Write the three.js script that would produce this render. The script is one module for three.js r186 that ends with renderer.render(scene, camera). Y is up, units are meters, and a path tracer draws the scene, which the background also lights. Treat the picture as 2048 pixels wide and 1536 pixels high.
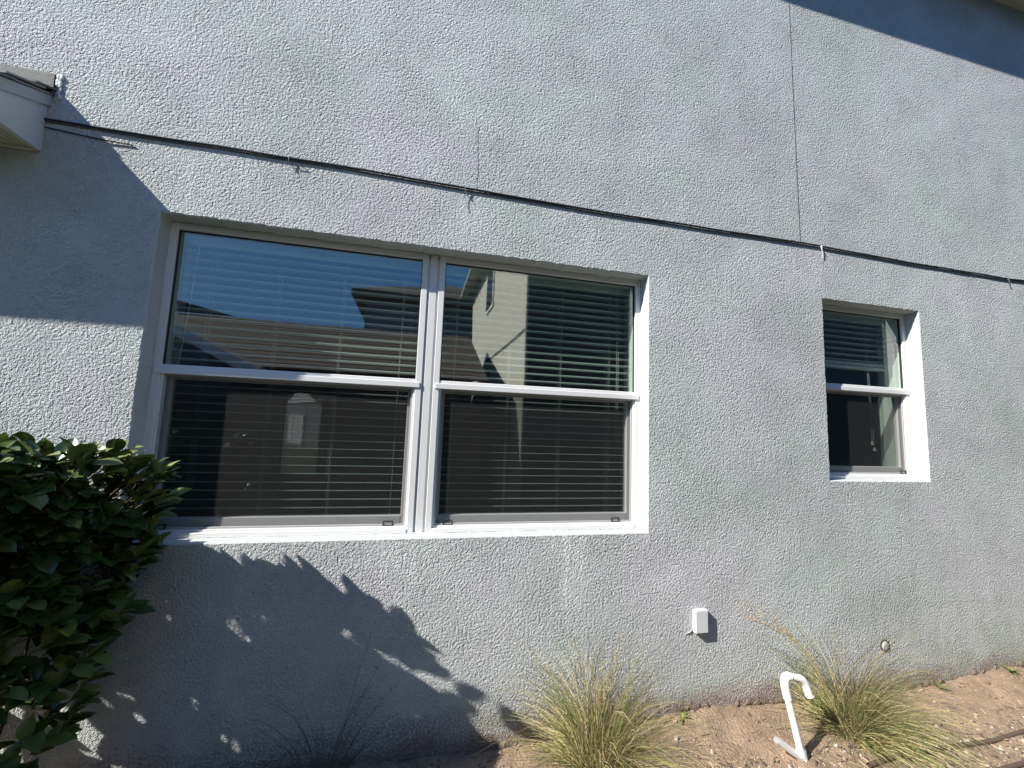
import * as THREE from 'three';
import { RoundedBoxGeometry } from 'three/addons/geometries/RoundedBoxGeometry.js';
import { mergeGeometries } from 'three/addons/utils/BufferGeometryUtils.js';

// ------------------------------------------------------------------ camera, sky, sun, exposure
const scene = new THREE.Scene();
const camera = new THREE.PerspectiveCamera(86.68, 4 / 3, 0.05, 400);
camera.position.set(1.255, 0.582, 2.192);
camera.rotation.set(0.104, -0.225, 0.037, 'YXZ');
const SUN = new THREE.Vector3(-2.85, 2.4, 1).normalize();
const SKY_LEVEL = 0.80, EXPOSURE = 2.05, SUN_POWER = 5;
{
  const w = 512, h = 256, d = new Float32Array(w * h * 4);
  for (let j = 0; j < h; j++) for (let i = 0; i < w; i++) {
    const el = ((j + 0.5) / h - 0.5) * Math.PI, az = ((i + 0.5) / w - 0.5) * 2 * Math.PI;
    const v = new THREE.Vector3(Math.cos(el) * Math.cos(az), Math.sin(el), Math.cos(el) * Math.sin(az));
    const up = Math.max(0, v.y), t = Math.pow(1 - up, 2.6);
    const g = Math.max(0, v.dot(SUN)), glow = 0.35 * Math.pow(g, 6) + 0.12 * g * g;
    const k = (j * w + i) * 4;
    d[k] = SKY_LEVEL * (0.026 + 0.105 * t + glow * 0.5);
    d[k + 1] = SKY_LEVEL * (0.148 + 0.165 * t + glow * 0.5);
    d[k + 2] = SKY_LEVEL * (0.43 + 0.13 * t + glow * 0.5);
    d[k + 3] = 1;
  }
  const sky = new THREE.DataTexture(d, w, h, THREE.RGBAFormat, THREE.FloatType);
  sky.mapping = THREE.EquirectangularReflectionMapping; sky.magFilter = sky.minFilter = THREE.LinearFilter; sky.needsUpdate = true;
  scene.background = sky; scene.environment = sky;
}
const sun = new THREE.DirectionalLight(new THREE.Color(1, 0.95, 0.88), SUN_POWER);
sun.name = 'sun'; sun.position.copy(SUN).multiplyScalar(30); sun.castShadow = true;
sun.shadow.mapSize.set(4096, 4096);
Object.assign(sun.shadow.camera, { left: -14, right: 14, top: 14, bottom: -14, near: 1, far: 80 });
scene.add(sun, sun.target);
const renderer = new THREE.WebGLRenderer({ antialias: true });
renderer.toneMapping = THREE.LinearToneMapping; renderer.toneMappingExposure = EXPOSURE; renderer.shadowMap.enabled = true;

// ------------------------------------------------------------------ helpers
function rng(seed) { let a = seed >>> 0; return () => { a = (a + 0x6D2B79F5) >>> 0; let t = a; t = Math.imul(t ^ (t >>> 15), t | 1); t ^= t + Math.imul(t ^ (t >>> 7), t | 61); return ((t ^ (t >>> 14)) >>> 0) / 4294967296; }; }
const used = {};
function numbered(n) { const k = used[n] = (used[n] ?? -1) + 1; return k ? `${n}_${String(k).padStart(3, '0')}` : n; }
function thing(name, label, category, group, kind) {
  const o = new THREE.Group(); o.name = numbered(name); o.userData = { label, category };
  if (group) o.userData.group = group; if (kind) o.userData.kind = kind;
  scene.add(o); return o;
}
function part(name, geometry, material, parent, extra) {
  const m = new THREE.Mesh(Array.isArray(geometry) ? join(geometry) : geometry, material);
  m.name = numbered(name); m.castShadow = m.receiveShadow = true; if (extra) Object.assign(m.userData, extra);
  (parent || scene).add(m); return m;
}
function group(name, parent, label) { const g = new THREE.Group(); g.name = numbered(name); if (label) g.userData.label = label; parent.add(g); return g; }
function join(list) {
  return mergeGeometries(list.map(g => { const q = g.index ? g.toNonIndexed() : g.clone(); for (const n of Object.keys(q.attributes)) if (!['position', 'normal', 'uv'].includes(n)) q.deleteAttribute(n); if (!q.attributes.uv) q.setAttribute('uv', new THREE.BufferAttribute(new Float32Array(q.attributes.position.count * 2), 2)); return q; }));
}
function bx(x0, x1, y0, y1, z0, z1, r = 0) {       // a box between limits, its edges rounded by r
  const w = x1 - x0, h = y1 - y0, d = z1 - z0;
  const g = r > 0 ? new RoundedBoxGeometry(w, h, d, 2, Math.min(r, w / 2.1, h / 2.1, d / 2.1)) : new THREE.BoxGeometry(w, h, d);
  return g.translate((x0 + x1) / 2, (y0 + y1) / 2, (z0 + z1) / 2);
}
const V = (x, y, z) => new THREE.Vector3(x, y, z);
function tube(points, r, seg = 24, rad = 8, tension = 0.5) { return new THREE.TubeGeometry(new THREE.CatmullRomCurve3(points, false, 'catmullrom', tension), seg, r, rad, false); }
function quads(list) {                              // flat faces from corner lists (counter-clockwise), uv in metres
  const p = [], u = [], ix = [];
  for (const c of list) {
    const b = p.length / 3, e = c[1].clone().sub(c[0]).normalize(), n = c[1].clone().sub(c[0]).cross(c[c.length - 1].clone().sub(c[0])).normalize(), f = n.clone().cross(e);
    for (const v of c) { p.push(v.x, v.y, v.z); const q = v.clone().sub(c[0]); u.push(q.dot(e), q.dot(f)); }
    for (let i = 1; i + 1 < c.length; i++) ix.push(b, b + i, b + i + 1);
  }
  const g = new THREE.BufferGeometry();
  g.setAttribute('position', new THREE.Float32BufferAttribute(p, 3)); g.setAttribute('uv', new THREE.Float32BufferAttribute(u, 2)); g.setIndex(ix);
  const q = g.toNonIndexed(); q.computeVertexNormals(); return q;
}
// periodic gradient noise on a lattice
function latticeNoise(seed) {
  const r = rng(seed), P = new Uint16Array(65536), gx = new Float32Array(256), gy = new Float32Array(256);
  for (let i = 0; i < 65536; i++) P[i] = (r() * 65536) | 0;
  for (let i = 0; i < 256; i++) { const a = r() * Math.PI * 2; gx[i] = Math.cos(a); gy[i] = Math.sin(a); }
  const g = (x, y) => P[(P[x & 65535] + y * 7919) & 65535] & 255;
  return (x, y, per) => {
    const x0 = Math.floor(x), y0 = Math.floor(y), fx = x - x0, fy = y - y0;
    const w = (a) => ((a % per) + per) % per, xa = w(x0), xb = w(x0 + 1), ya = w(y0), yb = w(y0 + 1);
    const u = fx * fx * fx * (fx * (fx * 6 - 15) + 10), v = fy * fy * fy * (fy * (fy * 6 - 15) + 10);
    const a = g(xa, ya), b = g(xb, ya), c = g(xa, yb), d = g(xb, yb);
    const n0 = gx[a] * fx + gy[a] * fy, n1 = gx[b] * (fx - 1) + gy[b] * fy, n2 = gx[c] * fx + gy[c] * (fy - 1), n3 = gx[d] * (fx - 1) + gy[d] * (fy - 1);
    return (n0 + (n1 - n0) * u + ((n2 + (n3 - n2) * u) - (n0 + (n1 - n0) * u)) * v) * 1.5;
  };
}
const N1 = latticeNoise(11), N2 = latticeNoise(23), N3 = latticeNoise(37);
const BIG = 4096;
const fbm = (x, y, o = 4) => { let s = 0, a = 0.5; for (let i = 0; i < o; i++) { s += a * N3(x + i * 17.3, y + i * 9.1, BIG); x *= 2.03; y *= 2.03; a *= 0.5; } return s; };
const smooth = (a, b, x) => { const t = Math.min(1, Math.max(0, (x - a) / (b - a))); return t * t * (3 - 2 * t); };
function dataMap(w, h, fill, srgb, wrap = true) {
  const d = new Uint8Array(w * h * 4), o = [0, 0, 0];
  const enc = c => 255 * (c <= 0.0031308 ? 12.92 * c : 1.055 * Math.pow(c, 1 / 2.4) - 0.055);
  for (let j = 0; j < h; j++) for (let i = 0; i < w; i++) {
    fill(i, j, o); const k = (j * w + i) * 4;
    for (let c = 0; c < 3; c++) d[k + c] = Math.max(0, Math.min(255, srgb ? enc(Math.max(0, o[c])) : o[c] * 255));
    d[k + 3] = 255;
  }
  const t = new THREE.DataTexture(d, w, h, THREE.RGBAFormat, THREE.UnsignedByteType);
  t.magFilter = THREE.LinearFilter; t.minFilter = THREE.LinearMipmapLinearFilter; t.generateMipmaps = true;
  if (wrap) t.wrapS = t.wrapT = THREE.RepeatWrapping;
  if (srgb) t.colorSpace = THREE.SRGBColorSpace;
  t.needsUpdate = true; return t;
}
const std = (rgb, roughness = 0.8, o = {}) => new THREE.MeshStandardMaterial({ color: new THREE.Color().setRGB(...rgb), roughness, ...o });

// ------------------------------------------------------------------ materials
// stucco relief: 3.3 m a tile, 1.6 mm a texel; blobs of dashed plaster parted by narrow crevices
const TILE = 3.3;
const CELLS = 450, cellX = new Float32Array(CELLS * CELLS), cellY = new Float32Array(CELLS * CELLS), cellH = new Float32Array(CELLS * CELLS);
{ const r = rng(2024); for (let i = 0; i < CELLS * CELLS; i++) { cellX[i] = r(); cellY[i] = r(); cellH[i] = r(); } }
const stuccoRelief = dataMap(2048, 2048, (i, j, o) => {
  const x = i / 2048, y = j / 2048;
  const wx = N2(x * 150, y * 150, 150) * 0.0016 + N1(x * 500, y * 500, 500) * 0.0006, wy = N2(x * 150 + 31.5, y * 150 + 7.5, 150) * 0.0016 + N1(x * 500 + 9.5, y * 500 + 3.5, 500) * 0.0006;
  const u = (x + wx) * CELLS, v = (y + wy) * CELLS, cx = Math.floor(u), cy = Math.floor(v);
  let d1 = 9, d2 = 9, h1 = 0;
  for (let b = -1; b <= 1; b++) for (let a = -1; a <= 1; a++) {
    const k = ((cy + b + CELLS) % CELLS) * CELLS + (cx + a + CELLS) % CELLS, dx = cx + a + cellX[k] - u, dy = cy + b + cellY[k] - v, d = dx * dx + dy * dy;
    if (d < d1) { d2 = d1; d1 = d; h1 = cellH[k]; } else if (d < d2) d2 = d;
  }
  const edge = smooth(0.02, 0.34, Math.sqrt(d2) - Math.sqrt(d1));                     // flakes of plaster with narrow gaps
  const a = N1(x * 270, y * 270, 270), c = N3(x * 800, y * 800, 800), big = N3(x * 24, y * 24, 24), rough = 0.95 + 0.5 * N2(x * 17, y * 17, 17);
  o[0] = o[1] = o[2] = 0.34 + (edge * (0.10 + 0.42 * h1) + 0.26 * Math.max(-0.6, Math.min(0.45, a)) + 0.09 * c) * rough + 0.08 * big;
}, false);
const fineRelief = dataMap(512, 512, (i, j, o) => {
  const x = i / 512, y = j / 512; o[0] = o[1] = o[2] = 0.5 + 0.35 * N1(x * 64, y * 64, 64) + 0.2 * N2(x * 150, y * 150, 150);
}, false);
// paint, stains and splashes: 12 m by 6 m of wall from (-3, -1.4)
const WX0 = -3, WY0 = -1.4, WW = 12, WH = 6;
const wallPaint = dataMap(2048, 1024, (i, j, o) => {
  const x = WX0 + (i + 0.5) / 2048 * WW, y = WY0 + (j + 0.5) / 1024 * WH;
  const f1 = fbm(x * 0.9, y * 0.9, 4), f2 = fbm(x * 2.7 + 40, y * 2.7, 4), f3 = fbm(x * 1.3 + 90, y * 1.5 + 33, 3), gr = N1(x * 70, y * 70, BIG);
  let r = 0.432, g = 0.456, b = 0.452, m = 1 + 0.16 * f1 + 0.18 * f2 + 0.07 * gr + 0.06 * N2(x * 22, y * 22, BIG);
  const mauve = smooth(0.05, 0.30, f3), green = smooth(0.05, 0.32, -f3);
  r *= m * (1 + 0.035 * mauve - 0.02 * green); g *= m * (1 - 0.008 * mauve + 0.01 * green); b *= m * (1 + 0.03 * mauve - 0.02 * green);
  // runs of pale mineral below the big sill, and thin darker runs elsewhere
  const run = (x0, w, y0, y1, k) => { const wob = x0 + 0.02 * N2(y * 5 + x0 * 9, 3.3, BIG); const a = Math.exp(-((x - wob) ** 2) / (w * w)) * smooth(y1, y1 + 0.12, y) * smooth(y0 + 0.015, y0 - 0.03, y) * (0.35 + 0.65 * smooth(-0.25, 0.35, N1(x * 60, y * 26, BIG))); r += 1.3 * k * a; g += 1.3 * k * a; b += 1.3 * k * a; };
  run(2.10, 0.018, -0.01, -0.45, 0.10); run(2.19, 0.022, -0.01, -0.30, 0.10); run(2.02, 0.012, -0.02, -0.24, 0.06); run(1.15, 0.02, -0.01, -0.22, 0.07);
  for (const [x0, w, y1, k] of [[1.06, 0.025, -0.17, 0.06], [1.12, 0.015, -0.26, 0.07], [1.20, 0.035, -0.20, 0.07], [1.27, 0.018, -0.30, 0.08], [1.36, 0.03, -0.16, 0.06], [1.55, 0.012, -0.2, 0.04], [2.14, 0.07, -0.75, 0.05], [0.72, 0.02, -0.2, 0.05], [2.45, 0.015, -0.18, 0.05], [1.88, 0.01, -0.22, 0.04]]) run(x0, w, -0.005, y1, k);
  for (const [x0, w, y0, y1, k] of [[4.62, 0.018, 0.25, -0.6, -0.035], [4.5, 0.03, 0.2, -0.5, -0.025], [4.25, 0.012, 0.1, -0.6, -0.025], [5.02, 0.02, 0.0, -0.7, -0.03], [1.44, 0.02, 1.86, 1.60, 0.05], [1.52, 0.03, 1.85, 1.66, 0.05], [3.9, 0.05, 1.85, 1.58, 0.05], [4.5, 0.06, 1.86, 1.6, 0.05], [0.35, 0.05, 1.85, 1.6, 0.05], [2.2, 0.04, 1.9, 1.6, 0.04], [5.3, 0.1, 1.85, 1.2, 0.04]]) run(x0, w, y0, y1, k);
  run(2.60, 0.03, 0.0, -0.13, 0.09); run(0.10, 0.03, 1.85, 1.62, 0.05); run(4.33, 0.02, -0.79, -0.90, 0.12); run(3.2, 0.012, 1.2, 0.2, -0.03);
  // soil splashed up from the bed
  const n = fbm(x * 5 + 7, y * 9, 4), grain = N2(x * 130, y * 130, BIG), hgt = y + 1.02;
  const reach = 0.16 + 0.24 * smooth(-0.2, 0.35, fbm(x * 1.7 + 3, 1.7, 3)) + 0.1 * n;
  let s = smooth(reach, reach * 0.25, hgt) * smooth(-0.35, 0.3, grain + 0.5 * n + (0.10 - hgt) * 5);
  r += (0.20 - r) * 0.85 * s; g += (0.135 - g) * 0.85 * s; b += (0.095 - b) * 0.85 * s;
  // algae at the foot of the wall further right
  const al = smooth(3.6, 5.2, x) * smooth(0.75, 0.0, hgt + 0.5 * n) * smooth(-0.1, 0.35, fbm(x * 11, y * 7, 4) + 0.25 * grain + 0.1);
  r += (0.30 - r) * 0.6 * al; g += (0.345 - g) * 0.6 * al; b += (0.27 - b) * 0.6 * al;
  o[0] = r; o[1] = g; o[2] = b;
}, true, false);
wallPaint.channel = 1;
const wavy = dataMap(512, 512, (i, j, o) => { const x = i / 512, y = j / 512; o[0] = o[1] = o[2] = 0.5 + 0.42 * N1(x * 5, y * 4, 5 * 4) * 1; }, false); wavy.repeat.set(0.7, 0.7);
const M = {
  stucco: new THREE.MeshStandardMaterial({ map: wallPaint, bumpMap: stuccoRelief, bumpScale: 0.0088, roughness: 1 }),
  reveal: std([0.432, 0.456, 0.452], 0.9, { bumpMap: fineRelief, bumpScale: 0.0012 }),
  white: std([0.66, 0.66, 0.65], 0.42),
  trim: std([0.55, 0.57, 0.58], 0.55, { bumpMap: fineRelief, bumpScale: 0.0004 }),
  gasket: std([0.02, 0.02, 0.02], 0.6),
  screen: std([0.011, 0.011, 0.011], 0.9, { transparent: true, opacity: 0.46, side: THREE.DoubleSide }),
  outerGlass: new THREE.MeshPhysicalMaterial({ color: new THREE.Color().setRGB(0.79, 0.88, 0.835), transmission: 1, thickness: 0, roughness: 0, ior: 2.3, bumpMap: wavy, bumpScale: 0.0006, side: THREE.DoubleSide }),
  innerGlass: new THREE.MeshPhysicalMaterial({ color: new THREE.Color().setRGB(0.92, 0.96, 0.94), transmission: 1, thickness: 0, roughness: 0, ior: 1.9, side: THREE.DoubleSide }),
  slat: std([0.82, 0.82, 0.79], 0.5),
  cord: std([0.70, 0.70, 0.66], 0.8),
  drywall: std([0.62, 0.62, 0.59], 0.9),
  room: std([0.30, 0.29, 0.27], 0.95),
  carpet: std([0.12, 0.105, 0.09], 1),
  soffit: std([0.50, 0.51, 0.44], 0.8),
  cable: std([0.020, 0.022, 0.025], 0.8),
  pvc: std([0.80, 0.80, 0.77], 0.35),
  shingle: std([0.10, 0.10, 0.10], 0.95),
};

// ------------------------------------------------------------------ the house: wall with two openings
const OPEN = [{ x0: 0, x1: 2.598, y0: 0, y1: 1.54 }, { x0: 3.942, x1: 4.826, y0: 0.304, y1: 1.54 }];
const FRONT = -0.09, BACK = -0.30, TOP = 4.455, BASE = -1.4;
const house = thing('house', 'blue-grey stucco house with two white-framed windows, seen from the narrow bed beside it', 'house');
{
  const r = rng(5), shape = new THREE.Shape([new THREE.Vector2(-3, BASE), new THREE.Vector2(9, BASE), new THREE.Vector2(9, TOP), new THREE.Vector2(-3, TOP)]);
  const rings = [];
  for (const o of OPEN) {
    const pts = [], E = 0.006;
    const side = (ax, ay, bx_, by, nx, ny, rough) => { const n = Math.max(2, Math.round(Math.hypot(bx_ - ax, by - ay) / 0.018)); for (let i = 0; i < n; i++) { const t = i / n, j = i ? (r() - 0.5) * rough : 0; pts.push({ x: ax + (bx_ - ax) * t + nx * j, y: ay + (by - ay) * t + ny * j, nx, ny, c: i === 0 }); } };
    side(o.x0, o.y0, o.x1, o.y0, 0, 1, 0.002); side(o.x1, o.y0, o.x1, o.y1, 1, 0, 0.003); side(o.x1, o.y1, o.x0, o.y1, 0, 1, 0.006); side(o.x0, o.y1, o.x0, o.y0, 1, 0, 0.004);
    const cx = (o.x0 + o.x1) / 2, cy = (o.y0 + o.y1) / 2;
    const outer = pts.map(p => new THREE.Vector2(p.x + (p.c ? Math.sign(p.x - cx) * E : p.nx ? Math.sign(p.x - cx) * E : 0), p.y + (p.c ? Math.sign(p.y - cy) * E : p.ny ? Math.sign(p.y - cy) * E : 0)));
    shape.holes.push(new THREE.Path(outer.slice().reverse()));
    rings.push({ pts, outer });
  }
  const face = new THREE.ShapeGeometry(shape), p = face.attributes.position, uv = new Float32Array(p.count * 2), uv1 = new Float32Array(p.count * 2);
  for (let i = 0; i < p.count; i++) { uv[2 * i] = p.getX(i) / TILE; uv[2 * i + 1] = p.getY(i) / TILE; uv1[2 * i] = (p.getX(i) - WX0) / WW; uv1[2 * i + 1] = (p.getY(i) - WY0) / WH; }
  face.setAttribute('uv', new THREE.BufferAttribute(uv, 2)); face.setAttribute('uv1', new THREE.BufferAttribute(uv1, 2));
  part('wall', face, M.stucco, house);
  // plastered returns of the openings with a small rounded arris
  for (const { pts, outer } of rings) {
    const P = [], U = [], IX = [], n = pts.length, depth = [0, -0.0015, -0.006, -0.17], rows = depth.length;
    for (let k = 0; k < rows; k++) for (let i = 0; i <= n; i++) {
      const a = pts[i % n], b = outer[i % n], t = [0, 0.45, 1, 1][k];
      P.push(b.x + (a.x - b.x) * t, b.y + (a.y - b.y) * t, depth[k]); U.push(i * 0.018 / 0.5, depth[k] / 0.5);
    }
    for (let k = 0; k + 1 < rows; k++) for (let i = 0; i < n; i++) { const a = k * (n + 1) + i, b = a + n + 1; IX.push(a, b, a + 1, a + 1, b, b + 1); }
    const g = new THREE.BufferGeometry(); g.setAttribute('position', new THREE.Float32BufferAttribute(P, 3)); g.setAttribute('uv', new THREE.Float32BufferAttribute(U, 2)); g.setIndex(IX);
    const q = g.toNonIndexed(); q.computeVertexNormals();
    part('window_return', q, M.reveal, house);
  }
  // inner leaf of the wall, round the openings
  const inner = [], xs = [-3, OPEN[0].x0, OPEN[0].x1, OPEN[1].x0, OPEN[1].x1, 9];
  inner.push(bx(-3, 9, OPEN[0].y1, TOP, BACK, -0.175)); inner.push(bx(-3, 0, BASE, 1.54, BACK, -0.175)); inner.push(bx(2.598, 3.942, BASE, 1.54, BACK, -0.175)); inner.push(bx(4.826, 9, BASE, 1.54, BACK, -0.175));
  inner.push(bx(0, 2.598, BASE, 0, BACK, -0.175)); inner.push(bx(3.942, 4.826, BASE, 0.304, BACK, -0.175));
  part('inner_wall', inner, M.drywall, house);
  // rooms behind
  const RY = -0.78, CY = 1.86, RZ = -4.2;
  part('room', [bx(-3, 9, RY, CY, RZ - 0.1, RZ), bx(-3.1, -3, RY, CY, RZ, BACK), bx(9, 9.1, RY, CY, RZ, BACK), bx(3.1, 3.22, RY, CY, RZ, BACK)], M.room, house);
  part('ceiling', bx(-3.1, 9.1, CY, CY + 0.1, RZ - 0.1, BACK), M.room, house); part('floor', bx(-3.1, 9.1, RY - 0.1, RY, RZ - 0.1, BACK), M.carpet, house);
  // sides, back and roof so that the body of the house stands closed
  part('far_wall', [bx(-3.2, -3, BASE, TOP, -8, 0 - 0.002), bx(9, 9.2, BASE, TOP, -8, -0.002), bx(-3.2, 9.2, BASE, TOP, -8.2, -8)], M.reveal, house);
  // main eave: level soffit, fascia and roof slope
  const ev = group('roof_overhang', house);
  part('soffit', bx(-3.5, 9.5, TOP, TOP + 0.015, -0.3, 0.262), M.soffit, ev);
  part('fascia_board', bx(-3.5, 9.5, TOP - 0.012, TOP + 0.19, 0.262, 0.282, 0.003), M.trim, ev);
  part('roof_slope', quads([[V(-3.5, TOP + 0.20, 0.31), V(9.5, TOP + 0.20, 0.31), V(9.5, TOP + 2.0, -4), V(-3.5, TOP + 2.0, -4)], [V(-3.5, TOP + 2.0, -4), V(9.5, TOP + 2.0, -4), V(9.5, TOP + 0.2, -8.4), V(-3.5, TOP + 0.2, -8.4)]]), M.shingle, ev);
  // narrow control joint: thin proud bead; its dark colour paints the joint's shadow line
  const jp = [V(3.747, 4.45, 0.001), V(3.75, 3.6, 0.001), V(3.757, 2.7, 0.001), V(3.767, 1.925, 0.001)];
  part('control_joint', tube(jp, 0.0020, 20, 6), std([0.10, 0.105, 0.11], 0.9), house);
}
// ------------------------------------------------------------------ lower roof end at the left
{
  const X = -0.489, L = 0.32, yb = 1.752, rake = z => 2.028 - 0.47 * z;
  const ev = group('lower_roof_end', house, 'boxed end of a lower roof with white panel and vented soffit, butting against the wall');
  const panel = new THREE.Shape([new THREE.Vector2(0, yb), new THREE.Vector2(L, yb), new THREE.Vector2(L, rake(L)), new THREE.Vector2(0, rake(0))]);
  const ex = (s, d, x) => new THREE.ExtrudeGeometry(s, { depth: d, bevelEnabled: false }).rotateY(-Math.PI / 2).translate(x + 0, 0, 0);
  // extruded along -x: z of the shape runs outward from the wall
  part('end_panel', ex(new THREE.Shape([new THREE.Vector2(0.002, yb), new THREE.Vector2(L, yb), new THREE.Vector2(L, 1.879), new THREE.Vector2(0.002, 1.879)]), 0.02, X), M.trim, ev);
  part('end_panel', ex(new THREE.Shape([new THREE.Vector2(0.002, 1.8815), new THREE.Vector2(L, 1.8815), new THREE.Vector2(L, rake(L) - 0.01), new THREE.Vector2(0.002, rake(0) - 0.01)]), 0.02, X - 0.0015), M.trim, ev);
  part('rake_board', ex(new THREE.Shape([new THREE.Vector2(0.002, rake(0) - 0.052), new THREE.Vector2(L + 0.01, rake(L) - 0.052), new THREE.Vector2(L + 0.01, rake(L)), new THREE.Vector2(0.002, rake(0))]), 0.016, X + 0.008), std([0.40, 0.43, 0.46], 0.55), ev);
  part('drip_edge', ex(new THREE.Shape([new THREE.Vector2(0.002, rake(0) + 0.001), new THREE.Vector2(L + 0.02, rake(L) + 0.001), new THREE.Vector2(L + 0.02, rake(L) + 0.010), new THREE.Vector2(0.002, rake(0) + 0.010)]), 2.2, X + 0.014), std([0.16, 0.17, 0.18], 0.5), ev);
  part('fascia_board', bx(-2.7, X - 0.021, yb - 0.004, rake(L), L - 0.02, L + 0.004), M.trim, ev);
  for (let k = 0; k < 44; k++) { const x1 = X - 0.024 - k * 0.024; part('soffit_slat', bx(x1 - 0.017, x1, yb + 0.002, yb + 0.012, 0.004, L - 0.022, 0.003), M.soffit, ev); }
  part('soffit_backing', bx(-2.7, X - 0.022, yb + 0.014, yb + 0.02, 0.004, L - 0.022), M.gasket, ev);
  part('soffit_rail', [bx(-2.7, X - 0.021, yb - 0.006, yb + 0.001, 0.002, 0.022)], M.soffit, ev);
  const r = rng(9), sh = [std([0.20, 0.21, 0.205], 0.95, { bumpMap: fineRelief, bumpScale: 0.002 }), std([0.25, 0.25, 0.24], 0.95, { bumpMap: fineRelief, bumpScale: 0.002 }), std([0.155, 0.165, 0.165], 0.95, { bumpMap: fineRelief, bumpScale: 0.002 })];
  for (let row = 0; row < 3; row++) for (let k = 0; k < 8; k++) {
    const z0 = L + 0.03 - row * 0.125, z1 = Math.max(0.003, z0 - 0.17), x1 = X + 0.022 - (k === 0 ? 0 : k * 0.3 - (row % 2) * 0.14), x0 = k === 0 ? X + 0.022 - 0.3 + (row % 2) * 0.14 : x1 - 0.294;
    if (z0 < 0.02) continue;
    const dy = 0.012 + row * 0.010 + r() * 0.003, t = 0.008;
    const s = new THREE.Shape([new THREE.Vector2(z1, rake(z1) + dy - 0.004), new THREE.Vector2(z0, rake(z0) + dy), new THREE.Vector2(z0, rake(z0) + dy + t), new THREE.Vector2(z1, rake(z1) + dy + t - 0.004)]);
    part('shingle', ex(s, x1 - x0, x1), sh[(r() * 3) | 0], ev);
  }
  part('wall_flashing', bx(-2.7, X + 0.016, rake(0) + 0.004, rake(0) + 0.058, 0.001, 0.014, 0.002), std([0.080, 0.092, 0.088], 0.7, { bumpMap: fineRelief, bumpScale: 0.001 }), ev);
  part('wall_flashing', bx(-2.7, X + 0.010, rake(0) + 0.0605, rake(0) + 0.108, 0.001, 0.008, 0.002), std([0.095, 0.105, 0.10], 0.7, { bumpMap: fineRelief, bumpScale: 0.001 }), ev);
  const blobs = []; for (let k = 0; k < 16; k++) blobs.push(new THREE.IcosahedronGeometry(0.004 + r() * 0.006, 1).scale(1, 1.5, 0.5).translate(X + 0.020 + r() * 0.018, rake(0) - 0.005 + r() * 0.11, 0.003));
  part('caulk', blobs, std([0.55, 0.56, 0.55], 0.7), ev, { kind: 'stuff' });
}
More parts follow.
